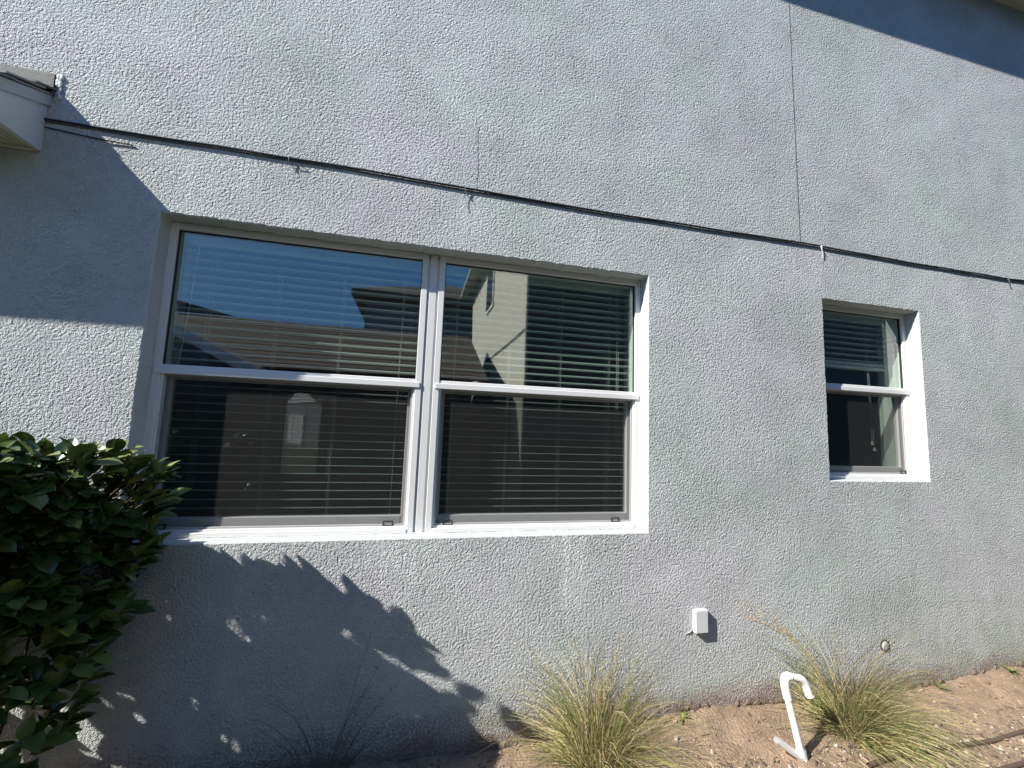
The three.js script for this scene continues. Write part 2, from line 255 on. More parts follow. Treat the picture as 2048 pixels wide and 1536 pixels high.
// ------------------------------------------------------------------ windows
const tabGeometry = (() => { const s = new THREE.Shape(); s.moveTo(-0.024, -0.011); s.lineTo(0.024, -0.011); s.lineTo(0.022, 0.011); s.lineTo(-0.022, 0.011); const h = new THREE.Path(); h.moveTo(-0.018, -0.006); h.lineTo(-0.017, 0.006); h.lineTo(0.017, 0.006); h.lineTo(0.018, -0.006); s.holes.push(h); return new THREE.ExtrudeGeometry(s, { depth: 0.006, bevelEnabled: false }); })();
function windowUnit(win, x0, x1, y0, y1, yr, tabs) {       // one single-hung unit: frame, fixed upper light, lower sash behind a screen
  const z = FRONT, J = 0.034;
  part('frame', [
    bx(x0, x0 + J, y0, y1, -0.172, z, 0.003), bx(x1 - J, x1, y0, y1, -0.172, z, 0.003),
    bx(x0 + J, x1 - J, y1 - 0.034, y1, -0.172, z - 0.001, 0.003), bx(x0 + J, x1 - J, y0, y0 + 0.024, -0.172, z + 0.004, 0.003),
    bx(x0 + J, x1 - J, y0 + 0.024, y0 + 0.036, -0.172, z - 0.012, 0.002),
    bx(x0 + J, x0 + J + 0.010, y0 + 0.036, yr, -0.172, z - 0.008, 0.002), bx(x1 - J - 0.010, x1 - J, y0 + 0.036, yr, -0.172, z - 0.008, 0.002),
  ], M.white, win);
  part('meeting_rail', [bx(x0 + 0.010, x1 - 0.010, yr, yr + 0.030, -0.150, z + 0.006, 0.003), bx(x0 + 0.012, x1 - 0.012, yr + 0.030, yr + 0.047, -0.150, z - 0.004, 0.004)], M.white, win);
  const ux0 = x0 + J, ux1 = x1 - J, uy0 = yr + 0.047, uy1 = y1 - 0.034;
  const pane = (a, b, c, d, zz, m) => quads([[V(a, c, zz), V(b, c, zz), V(b, d, zz), V(a, d, zz)]]);
  part('gasket', [bx(ux0, ux0 + 0.004, uy0, uy1, -0.118, -0.104), bx(ux1 - 0.004, ux1, uy0, uy1, -0.118, -0.104), bx(ux0 + 0.004, ux1 - 0.004, uy1 - 0.004, uy1, -0.118, -0.104)], M.gasket, win);
  part('pane', pane(ux0, ux1, uy0, uy1, -0.112), M.outerGlass, win); part('inner_pane', pane(ux0, ux1, uy0, uy1, -0.126), M.innerGlass, win);
  // lower sash
  const a = x0 + J + 0.010, b = x1 - J - 0.010, c = y0 + 0.036, d = yr;
  part('lower_sash', [bx(a, a + 0.026, c, d, -0.165, -0.128, 0.003), bx(b - 0.026, b, c, d, -0.165, -0.128, 0.003), bx(a + 0.026, b - 0.026, c, c + 0.050, -0.165, -0.126, 0.004), bx(a + 0.026, b - 0.026, d - 0.02, d, -0.165, -0.128, 0.003)], M.white, win);
  part('pane', pane(a + 0.026, b - 0.026, c + 0.05, d - 0.02, -0.142), M.outerGlass, win); part('inner_pane', pane(a + 0.026, b - 0.026, c + 0.05, d - 0.02, -0.156), M.innerGlass, win);
  // insect screen
  part('screen_frame', [bx(a - 0.002, a + 0.010, c - 0.002, d, -0.122, -0.108, 0.002), bx(b - 0.010, b + 0.002, c - 0.002, d, -0.122, -0.108, 0.002), bx(a + 0.010, b - 0.010, c - 0.002, c + 0.010, -0.122, -0.108, 0.002), bx(a + 0.010, b - 0.010, d - 0.010, d, -0.122, -0.108, 0.002)], std([0.34, 0.34, 0.34], 0.5), win);
  part('screen_mesh', pane(a + 0.010, b - 0.010, c + 0.010, d - 0.010, -0.115), M.screen, win);
  for (const t of tabs) part('pull_tab', tabGeometry.clone().scale(1.15, 1.2, 1).translate(t, y0 + 0.050, -0.112), M.gasket, win);
}
function caulk(win, x0, x1, y0, y1, seed) {
  const r = rng(seed), run = (ax, ay, bx_, by) => { const p = [], n = Math.max(6, Math.round(Math.hypot(bx_ - ax, by - ay) / 0.06)); for (let i = 0; i <= n; i++) p.push(V(ax + (bx_ - ax) * i / n + (r() - 0.5) * 0.002, ay + (by - ay) * i / n + (r() - 0.5) * 0.002, FRONT + 0.001 + (r() - 0.5) * 0.002)); return tube(p, 0.0034, n * 3, 6); };
  part('caulk_bead', run(x0 + 0.001, y0 + 0.002, x1 - 0.001, y0 + 0.002), std([0.50, 0.51, 0.50], 0.6), win); part('caulk_bead', run(x0 + 0.001, y1 - 0.002, x1 - 0.001, y1 - 0.002), std([0.42, 0.43, 0.42], 0.6), win);
  part('caulk_bead', run(x0 + 0.001, y0, x0 + 0.001, y1), std([0.46, 0.47, 0.46], 0.6), win); part('caulk_bead', run(x1 - 0.001, y0, x1 - 0.001, y1), std([0.46, 0.47, 0.46], 0.6), win);
}
const bigWindow = group('window', house, 'wide twin window with white frames and lowered blinds');
windowUnit(bigWindow, 0, 1.268, 0, 1.54, 0.775, [0.10, 1.137]);
windowUnit(bigWindow, 1.330, 2.598, 0, 1.54, 0.775, [1.449, 2.447]);
part('mullion', [bx(1.268, 1.330, 0, 1.54, -0.172, FRONT - 0.012, 0.002), bx(1.279, 1.319, 0, 1.54, -0.12, FRONT - 0.004, 0.003)], M.white, bigWindow);
for (const sx of [1.271, 1.320]) part('mullion_screw', bx(sx, sx + 0.006, 1.520, 1.527, FRONT - 0.014, FRONT - 0.006), std([0.10, 0.07, 0.05], 0.7), bigWindow);
const smallWindow = group('window', house, 'narrow single window with white frame and half-raised blind');
windowUnit(smallWindow, 3.942, 4.826, 0.304, 1.54, 0.925, [4.02, 4.745]);

caulk(bigWindow, 0, 2.598, 0, 1.54, 71); caulk(smallWindow, 3.942, 4.826, 0.304, 1.54, 72);

// ------------------------------------------------------------------ blinds
function slatGeometry(w) { const s = new THREE.Shape(); s.moveTo(-0.025, -0.0016); s.quadraticCurveTo(0, 0.0006, 0.025, -0.0016); s.lineTo(0.025, 0.0016); s.quadraticCurveTo(0, 0.0040, -0.025, 0.0016); s.closePath(); return new THREE.ExtrudeGeometry(s, { depth: w, bevelEnabled: false, curveSegments: 3 }).rotateY(Math.PI / 2).translate(0, 0, 0); }
function blind(x0, x1, yTop, yBottom, ladders, label, stacked) {
  const t = thing('window_blind', label, 'blind', 'horizontal slat blinds behind the windows'), zc = -0.235, w = x1 - x0, r = rng(Math.round(x0 * 100) + 3);
  t.position.set(x0, yTop, zc);
  part('headrail', [bx(0, w, -0.048, 0, -0.028, 0.028, 0.003), bx(0.002, w - 0.002, -0.060, 0.001, 0.030, 0.038, 0.004)], M.slat, t);
  const sg = slatGeometry(w), n = Math.floor((yTop - yBottom - 0.075) / 0.0445);
  for (let i = 0; i < n; i++) { const s = part('slat', sg, M.slat, t); s.position.set(0, -0.087 - i * 0.0445 + (r() - 0.5) * 0.002, (r() - 0.5) * 0.002); s.rotation.set(-0.07 + (r() - 0.5) * 0.04, 0, (r() - 0.5) * 0.0008); }
  for (let i = 0; i < stacked; i++) { const s = part('slat', sg, M.slat, t); s.position.set(0, -(yTop - yBottom) + 0.028 + i * 0.0042, (r() - 0.5) * 0.002); }
  part('bottom_rail', bx(0, w, -(yTop - yBottom), -(yTop - yBottom) + 0.022, -0.026, 0.026, 0.004), M.slat, t);
  for (const lx of ladders) part('ladder_cord', [-0.027, 0.027, 0.002].map(z => tube([V(lx - x0 + (z === 0.002 ? 0.012 : 0), -0.04, z), V(lx - x0 + 0.001, -(yTop - yBottom) * 0.5, z), V(lx - x0, -(yTop - yBottom) + 0.01, z)], 0.0009, 4, 4)), M.cord, t);
  return t;
}
const b1 = blind(0.004, 2.594, 1.532, 0.02, [0.148, 0.473, 0.807, 1.136, 1.453, 1.782, 2.115, 2.444], 'wide white slat blind lowered to the sill behind the twin window', 1);
part('tilt_wand', tube([V(0.085, -0.04, 0.045), V(0.07, -0.4, 0.044), V(0.05, -0.72, 0.044)], 0.0022, 6, 6), M.cord, b1);
part('lift_cord', [0.0, 0.012].map(k => tube([V(2.48 + k, -0.05, 0.042), V(2.485 + k, -0.6, 0.041), V(2.482 + k, -1.02, 0.041)], 0.0012, 6, 4)), M.cord, b1);
const b2 = blind(3.946, 4.80, 1.532, 1.115, [4.10, 4.38, 4.66], 'short white slat blind raised to the upper half of the narrow window', 6);
{ const c = part('lift_cord', [0.0, 0.014].map(k => tube([V(0.62 + k, -0.05, 0.042), V(0.63 + k, -0.5, 0.041), V(0.64 + k * 1.4, -0.96 - k * 3, 0.041)], 0.0013, 6, 4)), M.cord, b2);
  const lathe = new THREE.LatheGeometry([new THREE.Vector2(0.001, 0.036), new THREE.Vector2(0.005, 0.03), new THREE.Vector2(0.010, 0.004), new THREE.Vector2(0.009, 0), new THREE.Vector2(0.001, 0)], 10);
  for (const [x, y] of [[0.64, -0.99], [0.66, -1.035]]) part('cord_tassel', lathe.clone().translate(x, y, 0.041), M.cord, b2); }

// ------------------------------------------------------------------ cables, box, plug
{
  const c = thing('wall_cable', 'long dark cable clipped level across the stucco above both windows', 'cable'), r = rng(14), pts = [], pts2 = [];
  for (let x = -1.2; x <= 8.6; x += 0.24) { const k = 1.911 + 0.006 * Math.sin(x * 2.1) + (r() - 0.5) * 0.006; pts.push(V(x, k, 0.0065 + r() * 0.002)); pts2.push(V(x, k - 0.008 - r() * 0.004, 0.004 + r() * 0.002)); }
  part('cable_strand', tube(pts, 0.0060, 220, 8), M.cable, c); part('cable_strand', tube(pts2, 0.0036, 220, 8), std([0.075, 0.083, 0.09], 0.7), c);
  const clip = (x, tail, m) => part('cable_clip', [tube([V(x, 1.893, 0.012), V(x + 0.001, 1.905, 0.015), V(x + 0.002, 1.918, 0.013), V(x + 0.002, 1.924, 0.002)], 0.0026, 10, 6), ...tail], m, c);
  const grey = std([0.11, 0.12, 0.125], 0.7);
  clip(0.535, [tube([V(0.535, 1.895, 0.014), V(0.555, 1.868, 0.008), V(0.575, 1.845, 0.004)], 0.0022, 8, 5), tube([V(0.55, 1.892, 0.014), V(0.60, 1.876, 0.007), V(0.62, 1.872, 0.004)], 0.0018, 8, 5)], grey);
  clip(1.442, [tube([V(1.445, 1.89, 0.014), V(1.465, 1.86, 0.008), V(1.49, 1.838, 0.005)], 0.0024, 8, 5), tube([V(1.442, 1.89, 0.012), V(1.45, 1.83, 0.006), V(1.472, 1.775, 0.003)], 0.0012, 8, 5)], grey);
  clip(3.935, [tube([V(3.936, 1.90, 0.016), V(3.945, 1.865, 0.010), V(3.958, 1.832, 0.005)], 0.0026, 8, 5)], M.white);
  clip(5.79, [tube([V(5.79, 1.90, 0.014), V(5.80, 1.875, 0.016), V(5.815, 1.852, 0.010)], 0.0035, 8, 5)], grey);
  part('loose_wire', tube([V(1.500, 2.30, 0.002), V(1.492, 2.2, 0.004), V(1.50, 2.05, 0.004), V(1.497, 1.93, 0.004)], 0.0007, 20, 5), grey, c);
  const c2 = thing('thin_wire', 'thin dark wire running below the thick cable beside the lower roof end', 'wire');
  part('wire_strand', tube([V(-0.52, 1.872, 0.006), V(-0.40, 1.862, 0.006), V(-0.28, 1.853, 0.007), V(-0.14, 1.85, 0.004)], 0.003, 16, 6), M.cable, c2);
  const e = thing('electrical_box', 'small pale grey electrical box fixed low on the stucco right of the twin window', 'electrical box');
  e.position.set(2.930, -0.502, 0);
  part('box_body', bx(-0.041, 0.041, -0.063, 0.063, 0.0005, 0.022, 0.003), std([0.66, 0.67, 0.67], 0.5), e);
  part('box_lid', bx(-0.0405, 0.0405, -0.0625, 0.0625, 0.0226, 0.031, 0.003), std([0.58, 0.59, 0.60], 0.5), e);
  part('mortar_bead', [tube([V(-0.046, -0.05, 0.002), V(-0.06, -0.063, 0.004), V(-0.085, -0.072, 0.001)], 0.003, 8, 5)], std([0.35, 0.36, 0.36], 0.9), e);
  const p = thing('pipe_plug', 'round grey threaded plug set in a ragged hole low in the wall', 'pipe plug');
  p.position.set(4.326, -0.756, 0); p.scale.set(0.86, 0.86, 0.6);
  const ring = [], rr = rng(31); for (let i = 0; i < 22; i++) { const a = i / 22 * Math.PI * 2, q = 0.041 + rr() * 0.008; ring.push(new THREE.Vector2(Math.cos(a) * q, Math.sin(a) * q)); }
  part('hole', new THREE.ShapeGeometry(new THREE.Shape(ring)).translate(0, 0, 0.004), std([0.02, 0.02, 0.02], 1), p);  // flat near-black disc paints the shade of the hole
  part('plug_cap', new THREE.LatheGeometry([[0.0001, 0.020], [0.022, 0.019], [0.026, 0.016], [0.027, 0.010], [0.033, 0.009], [0.034, 0.005]].map(a => new THREE.Vector2(...a)), 24).rotateX(Math.PI / 2).rotateZ(0.2), std([0.33, 0.335, 0.32], 0.9), p);
  part('plug_slot', bx(-0.012, 0.012, -0.0025, 0.0025, 0.019, 0.0215), std([0.05, 0.05, 0.05], 0.8), p);
}

// ------------------------------------------------------------------ ground
const edgeY = x => { const P = [[-4, -1.0], [0.05, -1.0], [1.8, -1.045], [2.4, -1.02], [2.93, -0.985], [3.6, -1.02], [4.43, -1.035], [5.6, -0.985], [8, -0.97]]; let i = 1; while (i < P.length - 1 && x > P[i][0]) i++; const t = smooth(P[i - 1][0], P[i][0], x); return P[i - 1][1] + (P[i][1] - P[i - 1][1]) * t; };
const groundY = (x, z) => { const e = edgeY(x), k = smooth(0.0, 0.45, z); return e + (-1.045 - e) * k + 0.030 * fbm(x * 2.2, z * 2.2, 4) + 0.012 * fbm(x * 13, z * 13, 3) + 0.012 * smooth(0.06, 0.0, z) * fbm(x * 22, 3, 3); };
{
  const P = [], U = [], IX = [];
  const xs = [], zs = [];
  for (let x = -60; x < -2; x += 4) xs.push(x); for (let x = -2; x < 8; x += 0.025) xs.push(x); for (let x = 8; x <= 60; x += 4) xs.push(x);
  for (let z = -0.03; z < 1.2; z += 0.02) zs.push(z); for (let z = 1.2; z < 4; z += 0.2) zs.push(z); for (let z = 4; z <= 60; z += 4) zs.push(z);
  for (const z of zs) for (const x of xs) { P.push(x, Math.abs(x) > 12 || z > 1.1 ? -1.06 : groundY(x, Math.max(0, z)), z); U.push(x, z); }
  for (let j = 0; j + 1 < zs.length; j++) for (let i = 0; i + 1 < xs.length; i++) { const a = j * xs.length + i, b = a + xs.length; IX.push(a, b, a + 1, a + 1, b, b + 1); }
  const g = new THREE.BufferGeometry(); g.setAttribute('position', new THREE.Float32BufferAttribute(P, 3)); g.setAttribute('uv', new THREE.Float32BufferAttribute(U, 2)); g.setIndex(IX); g.computeVertexNormals();
  const soil = dataMap(1024, 1024, (i, j, o) => {
    const x = i / 1024, y = j / 1024, a = N1(x * 8, y * 8, 8), b = N2(x * 30, y * 30, 30), c = N3(x * 120, y * 120, 120), d = N1(x * 340, y * 340, 340);
    const m = 1 + 0.28 * a + 0.22 * b + 0.22 * c + 0.30 * d, dark = smooth(0.25, 0.55, c + 0.4 * b);
    o[0] = 0.255 * m * (1 - 0.45 * dark); o[1] = 0.180 * m * (1 - 0.42 * dark); o[2] = 0.118 * m * (1 - 0.38 * dark);
  }, true);
  const bump = dataMap(1024, 1024, (i, j, o) => { const x = i / 1024, y = j / 1024; o[0] = o[1] = o[2] = 0.5 + 0.25 * N2(x * 60, y * 60, 60) + 0.2 * N3(x * 150, y * 150, 150) + 0.12 * N1(x * 340, y * 340, 340); }, false);
  const added_turf = dataMap(512, 512, (i, j, o) => { const x = i / 512, y = j / 512, a = N1(x * 9, y * 9, 9), b = N2(x * 70, y * 70, 70), c = N3(x * 200, y * 200, 200), m = 1 + 0.3 * a + 0.4 * b + 0.4 * c; o[0] = 0.040 * m; o[1] = 0.052 * m; o[2] = 0.022 * m; }, true); added_turf.repeat.set(0.5, 0.5);
  const added_lawn = part('added_lawn', bx(-60, 60, -1.2, -1.035, 1.0, 60), new THREE.MeshStandardMaterial({ map: added_turf, roughness: 1 })); added_lawn.geometry.attributes.uv.array.forEach((_, i, a) => { const k = i >> 1; a[i] = i & 1 ? added_lawn.geometry.attributes.position.getZ(k) : added_lawn.geometry.attributes.position.getX(k); });  // unseen dark ground, added to cut bounce light onto the wall
  added_lawn.userData = { kind: 'structure', label: 'ground beyond the bed, added dark to cut bounce light', category: 'added_lawn' };
  const m = part('ground', g, new THREE.MeshStandardMaterial({ map: soil, bumpMap: bump, bumpScale: 0.010, roughness: 1 }));
  m.userData = { kind: 'structure', label: 'bare tan soil of the planting bed along the wall foot', category: 'ground' };
}
{ // ragged soil-caked plaster edge at the foot of the wall
  const r = rng(606), P = [], IX = [], U1 = [], n = 900, rows = 7, x0 = -2, x1 = 8;
  for (let i = 0; i <= n; i++) {
    const x = x0 + (x1 - x0) * i / n, e = edgeY(x) + 0.030 * fbm(x * 2.2, 0, 4), gap = fbm(x * 3.1 + 9, 14, 3), bot = e - 0.004 + 0.030 * fbm(x * 17, 4, 4) + 0.010 * (r() - 0.5) - 0.05 * smooth(0.0, 0.2, gap), th = 0.005 + 0.014 * fbm(x * 25 + 50, 8, 3) + 0.003 * r(), top = bot + 0.028 + 0.06 * fbm(x * 9, 20, 4);
    const prof = [[top, 0.0005], [top - 0.012, th * 0.45], [bot + 0.028, th * 0.9], [bot + 0.010, th * 1.15 + 0.003 * r()], [bot, th], [bot + 0.006, th * 0.4], [bot + 0.010, -0.01]];
    for (const [y, z] of prof) { P.push(x, y, z + 0.0008); U1.push((x - WX0) / WW, (y - WY0) / WH); }
  }
  for (let i = 0; i < n; i++) for (let k = 0; k + 1 < rows; k++) { const a = i * rows + k, b = a + rows; IX.push(a, a + 1, b, b, a + 1, b + 1); }
  const g = new THREE.BufferGeometry(); g.setAttribute('position', new THREE.Float32BufferAttribute(P, 3)); g.setAttribute('uv', new THREE.Float32BufferAttribute(U1.map((v, i) => i & 1 ? (v * WH + WY0) / TILE : (v * WW + WX0) / TILE), 2)); g.setAttribute('uv1', new THREE.Float32BufferAttribute(U1, 2)); g.setIndex(IX); g.computeVertexNormals();
  part('wall_foot', g, std([0.17, 0.128, 0.092], 1, { bumpMap: stuccoRelief, bumpScale: 0.008 }), house);
}
{ // pebbles, bark and clods
  const r = rng(77), base = [0, 1, 2].map(s => { const g = new THREE.IcosahedronGeometry(1, 1), p = g.attributes.position, q = rng(50 + s), off = new Map(); for (let i = 0; i < p.count; i++) { const k = [p.getX(i), p.getY(i), p.getZ(i)].map(v => v.toFixed(3)).join(); if (!off.has(k)) off.set(k, 0.72 + 0.5 * q()); const f = off.get(k); p.setXYZ(i, p.getX(i) * f, p.getY(i) * f, p.getZ(i) * f); } g.computeVertexNormals(); return g; });
  const put = (name, label, category, n, geo, colours, size, where) => {
    const im = new THREE.InstancedMesh(geo, std([1, 1, 1], 0.9), n), m = new THREE.Matrix4(), q = new THREE.Quaternion(), e = new THREE.Euler(), c = new THREE.Color();
    for (let i = 0; i < n; i++) { const [x, z] = where(), s = size(); q.setFromEuler(e.set(s.flat ? (r() - 0.5) * 0.7 : r() * 6, r() * 6.3, s.flat ? (r() - 0.5) * 0.7 : r() * 6)); m.compose(V(x, groundY(x, z) + s.y * 0.35, z), q, V(s.x, s.y, s.z)); im.setMatrixAt(i, m); const k = colours[(r() * colours.length) | 0], b = 0.75 + 0.5 * r(); im.setColorAt(i, c.setRGB(k[0] * b, k[1] * b, k[2] * b)); }
    im.name = numbered(name); im.castShadow = im.receiveShadow = true; im.userData = { kind: 'stuff', label, category }; scene.add(im); return im;
  };
  const bed = () => { const u = r(); if (u < 0.45) return [3.9 + r() * 2.2, 0.24 + Math.pow(r(), 0.8) * 0.5]; if (u < 0.8) return [2.35 + r() * 1.3, 0.30 + r() * 0.35]; return [1.2 + r() * 4.5, 0.03 + r() * 0.9]; };
  put('pebbles', 'pale pebbles and bits of gravel scattered over the bed', 'pebbles', 1250, base[0], [[0.25, 0.21, 0.16], [0.33, 0.30, 0.24], [0.18, 0.145, 0.11], [0.40, 0.37, 0.31]], () => { const s = 0.002 + Math.pow(r(), 4) * 0.010; return { x: s * (0.8 + r() * 0.8), y: s * 0.7, z: s }; }, bed);
  put('clods', 'small crumbs of tan soil lying on the bed', 'soil crumbs', 3500, base[1], [[0.22, 0.165, 0.115], [0.18, 0.13, 0.09], [0.26, 0.195, 0.14]], () => { const s = 0.0015 + Math.pow(r(), 4) * 0.008; return { x: s * 1.2, y: s * 0.8, z: s }; }, () => [1.0 + r() * 5.2, Math.pow(r(), 1.2) * 0.8]);
  put('bark_chips', 'dark bark chips and dry stalks strewn about the bed', 'mulch', 1700, bx(-1, 1, -1, 1, -1, 1), [[0.10, 0.07, 0.05], [0.16, 0.115, 0.08], [0.36, 0.29, 0.18], [0.07, 0.05, 0.04]], () => ({ x: 0.006 + r() * 0.022, y: 0.0014, z: 0.0014 + r() * 0.003, flat: 1 }), bed);
}
{ // drip hoses and standpipe
  const hm = std([0.085, 0.055, 0.038], 0.8);
  const h = thing('drip_hose', 'brown drip hose lying along the bed, nearer the wall, at the right', 'hose', 'drip hoses on the bed');
  part('hose_tube', tube([[3.55, 0.45], [3.72, 0.434], [3.92, 0.432], [4.14, 0.429], [4.43, 0.437], [4.73, 0.421], [5.2, 0.40], [6, 0.41]].map(([x, z]) => V(x, groundY(x, z) + 0.010, z)), 0.011, 60, 8), hm, h);
  const h2 = thing('drip_hose', 'brown drip hose in the bottom right corner, farther from the wall', 'hose', 'drip hoses on the bed');
  part('hose_tube', tube([[3.95, 0.66], [4.106, 0.613], [4.381, 0.588], [4.8, 0.57], [5.6, 0.58]].map(([x, z]) => V(x, groundY(x, z) + 0.009, z)), 0.011, 50, 8), hm, h2);
  const p = thing('standpipe', 'leaning white plastic standpipe with a hooked top, between the grass clumps', 'pipe'), R = 0.0165;
  const foot = V(3.262, -1.05, 0.35), top = V(3.160, -0.672, 0.35), dir = top.clone().sub(foot).normalize();
  part('riser', tube([foot, foot.clone().lerp(top, 0.5), top], R, 8, 20), M.pvc, p);
  const elbow = (a, b, c, r) => { const crv = new THREE.QuadraticBezierCurve3(a, b, c); return new THREE.TubeGeometry(crv, 12, r, 20, false); };
  part('coupling', [tube([top.clone().addScaledVector(dir, -0.075), top.clone().addScaledVector(dir, -0.032)], R * 1.26, 2, 20), tube([foot.clone().addScaledVector(dir, 0.075), foot.clone().addScaledVector(dir, 0.03)], R * 1.28, 2, 20)], M.pvc, p);
  part('elbow', elbow(top.clone().addScaledVector(dir, -0.034), V(3.149, -0.628, 0.35), V(3.194, -0.641, 0.351), R * 1.22), M.pvc, p);
  part('arm', tube([V(3.176, -0.637, 0.351), V(3.21, -0.6445, 0.351), V(3.252, -0.654, 0.352)], R, 6, 20), M.pvc, p);
  const mouth = elbow(V(3.238, -0.651, 0.352), V(3.277, -0.659, 0.353), V(3.291, -0.695, 0.354), R * 1.2), lip = tube([V(3.2895, -0.691, 0.354), V(3.300, -0.715, 0.354), V(3.311, -0.740, 0.354)], R * 1.2, 4, 20);
  part('spout', [mouth, lip, new THREE.TorusGeometry(R * 1.1, 0.003, 8, 20).rotateX(Math.PI / 2).rotateZ(0.42).translate(3.311, -0.740, 0.354)], M.pvc, p);
  part('branch', [tube([V(3.255, -1.035, 0.35), V(3.18, -0.985, 0.352), V(3.098, -0.925, 0.355)], R * 0.95, 8, 20), tube([V(3.272, -1.07, 0.35), V(3.262, -1.03, 0.35), V(3.252, -0.985, 0.35)], R * 1.2, 6, 20)], M.pvc, p);
}

// ------------------------------------------------------------------ grasses
function ribbon(out, pts, w, tone, side) {
  const n = pts.length, b = out.p.length / 3;
  for (let i = 0; i < n; i++) {
    const t = pts[Math.min(n - 1, i + 1)].clone().sub(pts[Math.max(0, i - 1)]).normalize(), s = t.clone().cross(side).normalize(), k = w * (1 - Math.pow(i / (n - 1), 2.2)) + 0.0003;
    for (const q of [-1, 1]) { out.p.push(pts[i].x + s.x * k * q, pts[i].y + s.y * k * q, pts[i].z + s.z * k * q); out.c.push(...tone); }
    if (i) out.i.push(b + 2 * i - 2, b + 2 * i - 1, b + 2 * i, b + 2 * i, b + 2 * i - 1, b + 2 * i + 1);
  }
}
const ribbonGeometry = o => { const g = new THREE.BufferGeometry(); g.setAttribute('position', new THREE.Float32BufferAttribute(o.p, 3)); g.setAttribute('color', new THREE.Float32BufferAttribute(o.c, 3)); g.setIndex(o.i); g.computeVertexNormals(); return g; };
const grassMat = new THREE.MeshPhysicalMaterial({ color: 0xffffff, vertexColors: true, roughness: 0.75, transmission: 0.3, thickness: 0, ior: 1.3, side: THREE.DoubleSide });
function blade(r, base, az, lean, len, droop) {           // points of an arching blade
  const pts = [], n = 7, d = V(Math.cos(az), 0, Math.sin(az)), p = base.clone(); let a = lean;
  for (let i = 0; i < n; i++) { pts.push(p.clone()); const st = len / (n - 1); p.addScaledVector(d, Math.sin(a) * st); p.y += Math.cos(a) * st; a += droop * (0.4 + i / n) / n * 2; if (p.z < 0.012) p.z = 0.012; const gy = groundY(p.x, Math.max(0.02, p.z)) + 0.004; if (p.y < gy) p.y = gy; }
  return pts;
}
function grassClump(seed, label, cx, cz, n, o) {
  const r = rng(seed), t = thing('grass_clump', label, 'ornamental grass', 'ornamental grass clumps along the wall'), out = { p: [], c: [], i: [] }, tones = o.tones;
  for (let k = 0; k < n; k++) {
    const a = r() * 6.283, rad = Math.sqrt(r()) * o.rad, bx0 = cx + Math.cos(a) * rad, bz = Math.max(0.02, cz + Math.sin(a) * rad * 0.8);
    const az = a + (r() - 0.5) * 1.6, lean = o.lean0 + Math.pow(r(), o.pow) * o.lean1, len = o.len0 + r() * o.len1 * (1.15 - 0.5 * lean / 1.6);
    const pts = blade(r, V(bx0, groundY(bx0, bz), bz), o.az ? o.az(az, r) : az, lean, len, o.droop * (0.5 + r()));
    const k2 = tones[(r() * tones.length) | 0], b = 0.7 + 0.6 * r();
    ribbon(out, pts, 0.0007 + r() * 0.0008, k2.map(v => v * b), V(r() - 0.5, 0.3 * (r() - 0.5), 1 + r()).normalize());
  }
  for (let k = 0; k < n * 0.12; k++) {                       // snapped, dry blades and thatch round the base
    const a = r() * 6.283, q = o.rad * (0.3 + r()), b0 = V(cx + Math.cos(a) * q, 0, Math.max(0.02, cz + Math.sin(a) * q)); b0.y = groundY(b0.x, b0.z) + 0.005 + r() * 0.03;
    const l = 0.06 + r() * 0.16, az = r() * 6.283, p1 = b0.clone().add(V(Math.cos(az) * l * 0.5, 0.02 + r() * l * 0.6, Math.sin(az) * l * 0.4)), p2 = p1.clone().add(V((r() - 0.5) * l, -r() * l * 0.5, (r() - 0.4) * l * 0.5)); if (p1.z < 0.012) p1.z = 0.012; if (p2.z < 0.012) p2.z = 0.012;
    p2.y = Math.max(p2.y, groundY(p2.x, p2.z) + 0.004); ribbon(out, [b0, b0.clone().lerp(p1, 0.5), p1, p1.clone().lerp(p2, 0.5), p2], 0.0012, o.dark ? [0.14, 0.13, 0.10] : [0.42 + r() * 0.1, 0.34 + r() * 0.06, 0.19], V(r() - 0.5, r() - 0.5, 1).normalize());
  }
  part('blades', ribbonGeometry(out), grassMat, t, { kind: 'stuff' });
  for (const s of o.stalks) {
    const g = { p: [], c: [], i: [] }, pts = new THREE.CatmullRomCurve3(s.map(a => V(...a))).getPoints(14), tone = o.dark ? [0.14, 0.135, 0.11] : [0.50, 0.41, 0.20];
    ribbon(g, pts, o.dark ? 0.0009 : 0.0014, tone, V(0, 0, 1)); ribbon(g, pts, 0.0008, tone, V(1, 0, 0.2));
    for (let i = 0; i < (o.dark ? 6 : 46); i++) { const u = 0.55 + 0.45 * r(), p = pts[Math.min(14, Math.round(u * 14))].clone().lerp(pts[Math.max(0, Math.round(u * 14) - 1)], r()), l = 0.010 + 0.020 * r(); ribbon(g, [p, p.clone().add(V((r() - 0.5) * l, (r() - 0.2) * l, (r() - 0.5) * l)), p.clone().add(V((r() - 0.5) * 2 * l, (r() - 0.3) * 1.5 * l, (r() - 0.5) * l))], 0.0010, tone.map(v => v * (0.7 + 0.6 * r())), V(r(), r(), 1).normalize()); }
    part('seed_stalk', ribbonGeometry(g), grassMat, t);
  }
  return t;
}
const GREEN = [[0.22, 0.24, 0.075], [0.17, 0.205, 0.055], [0.34, 0.33, 0.12], [0.46, 0.41, 0.19], [0.56, 0.48, 0.26], [0.13, 0.16, 0.05], [0.32, 0.30, 0.10], [0.54, 0.44, 0.24], [0.60, 0.51, 0.30]];
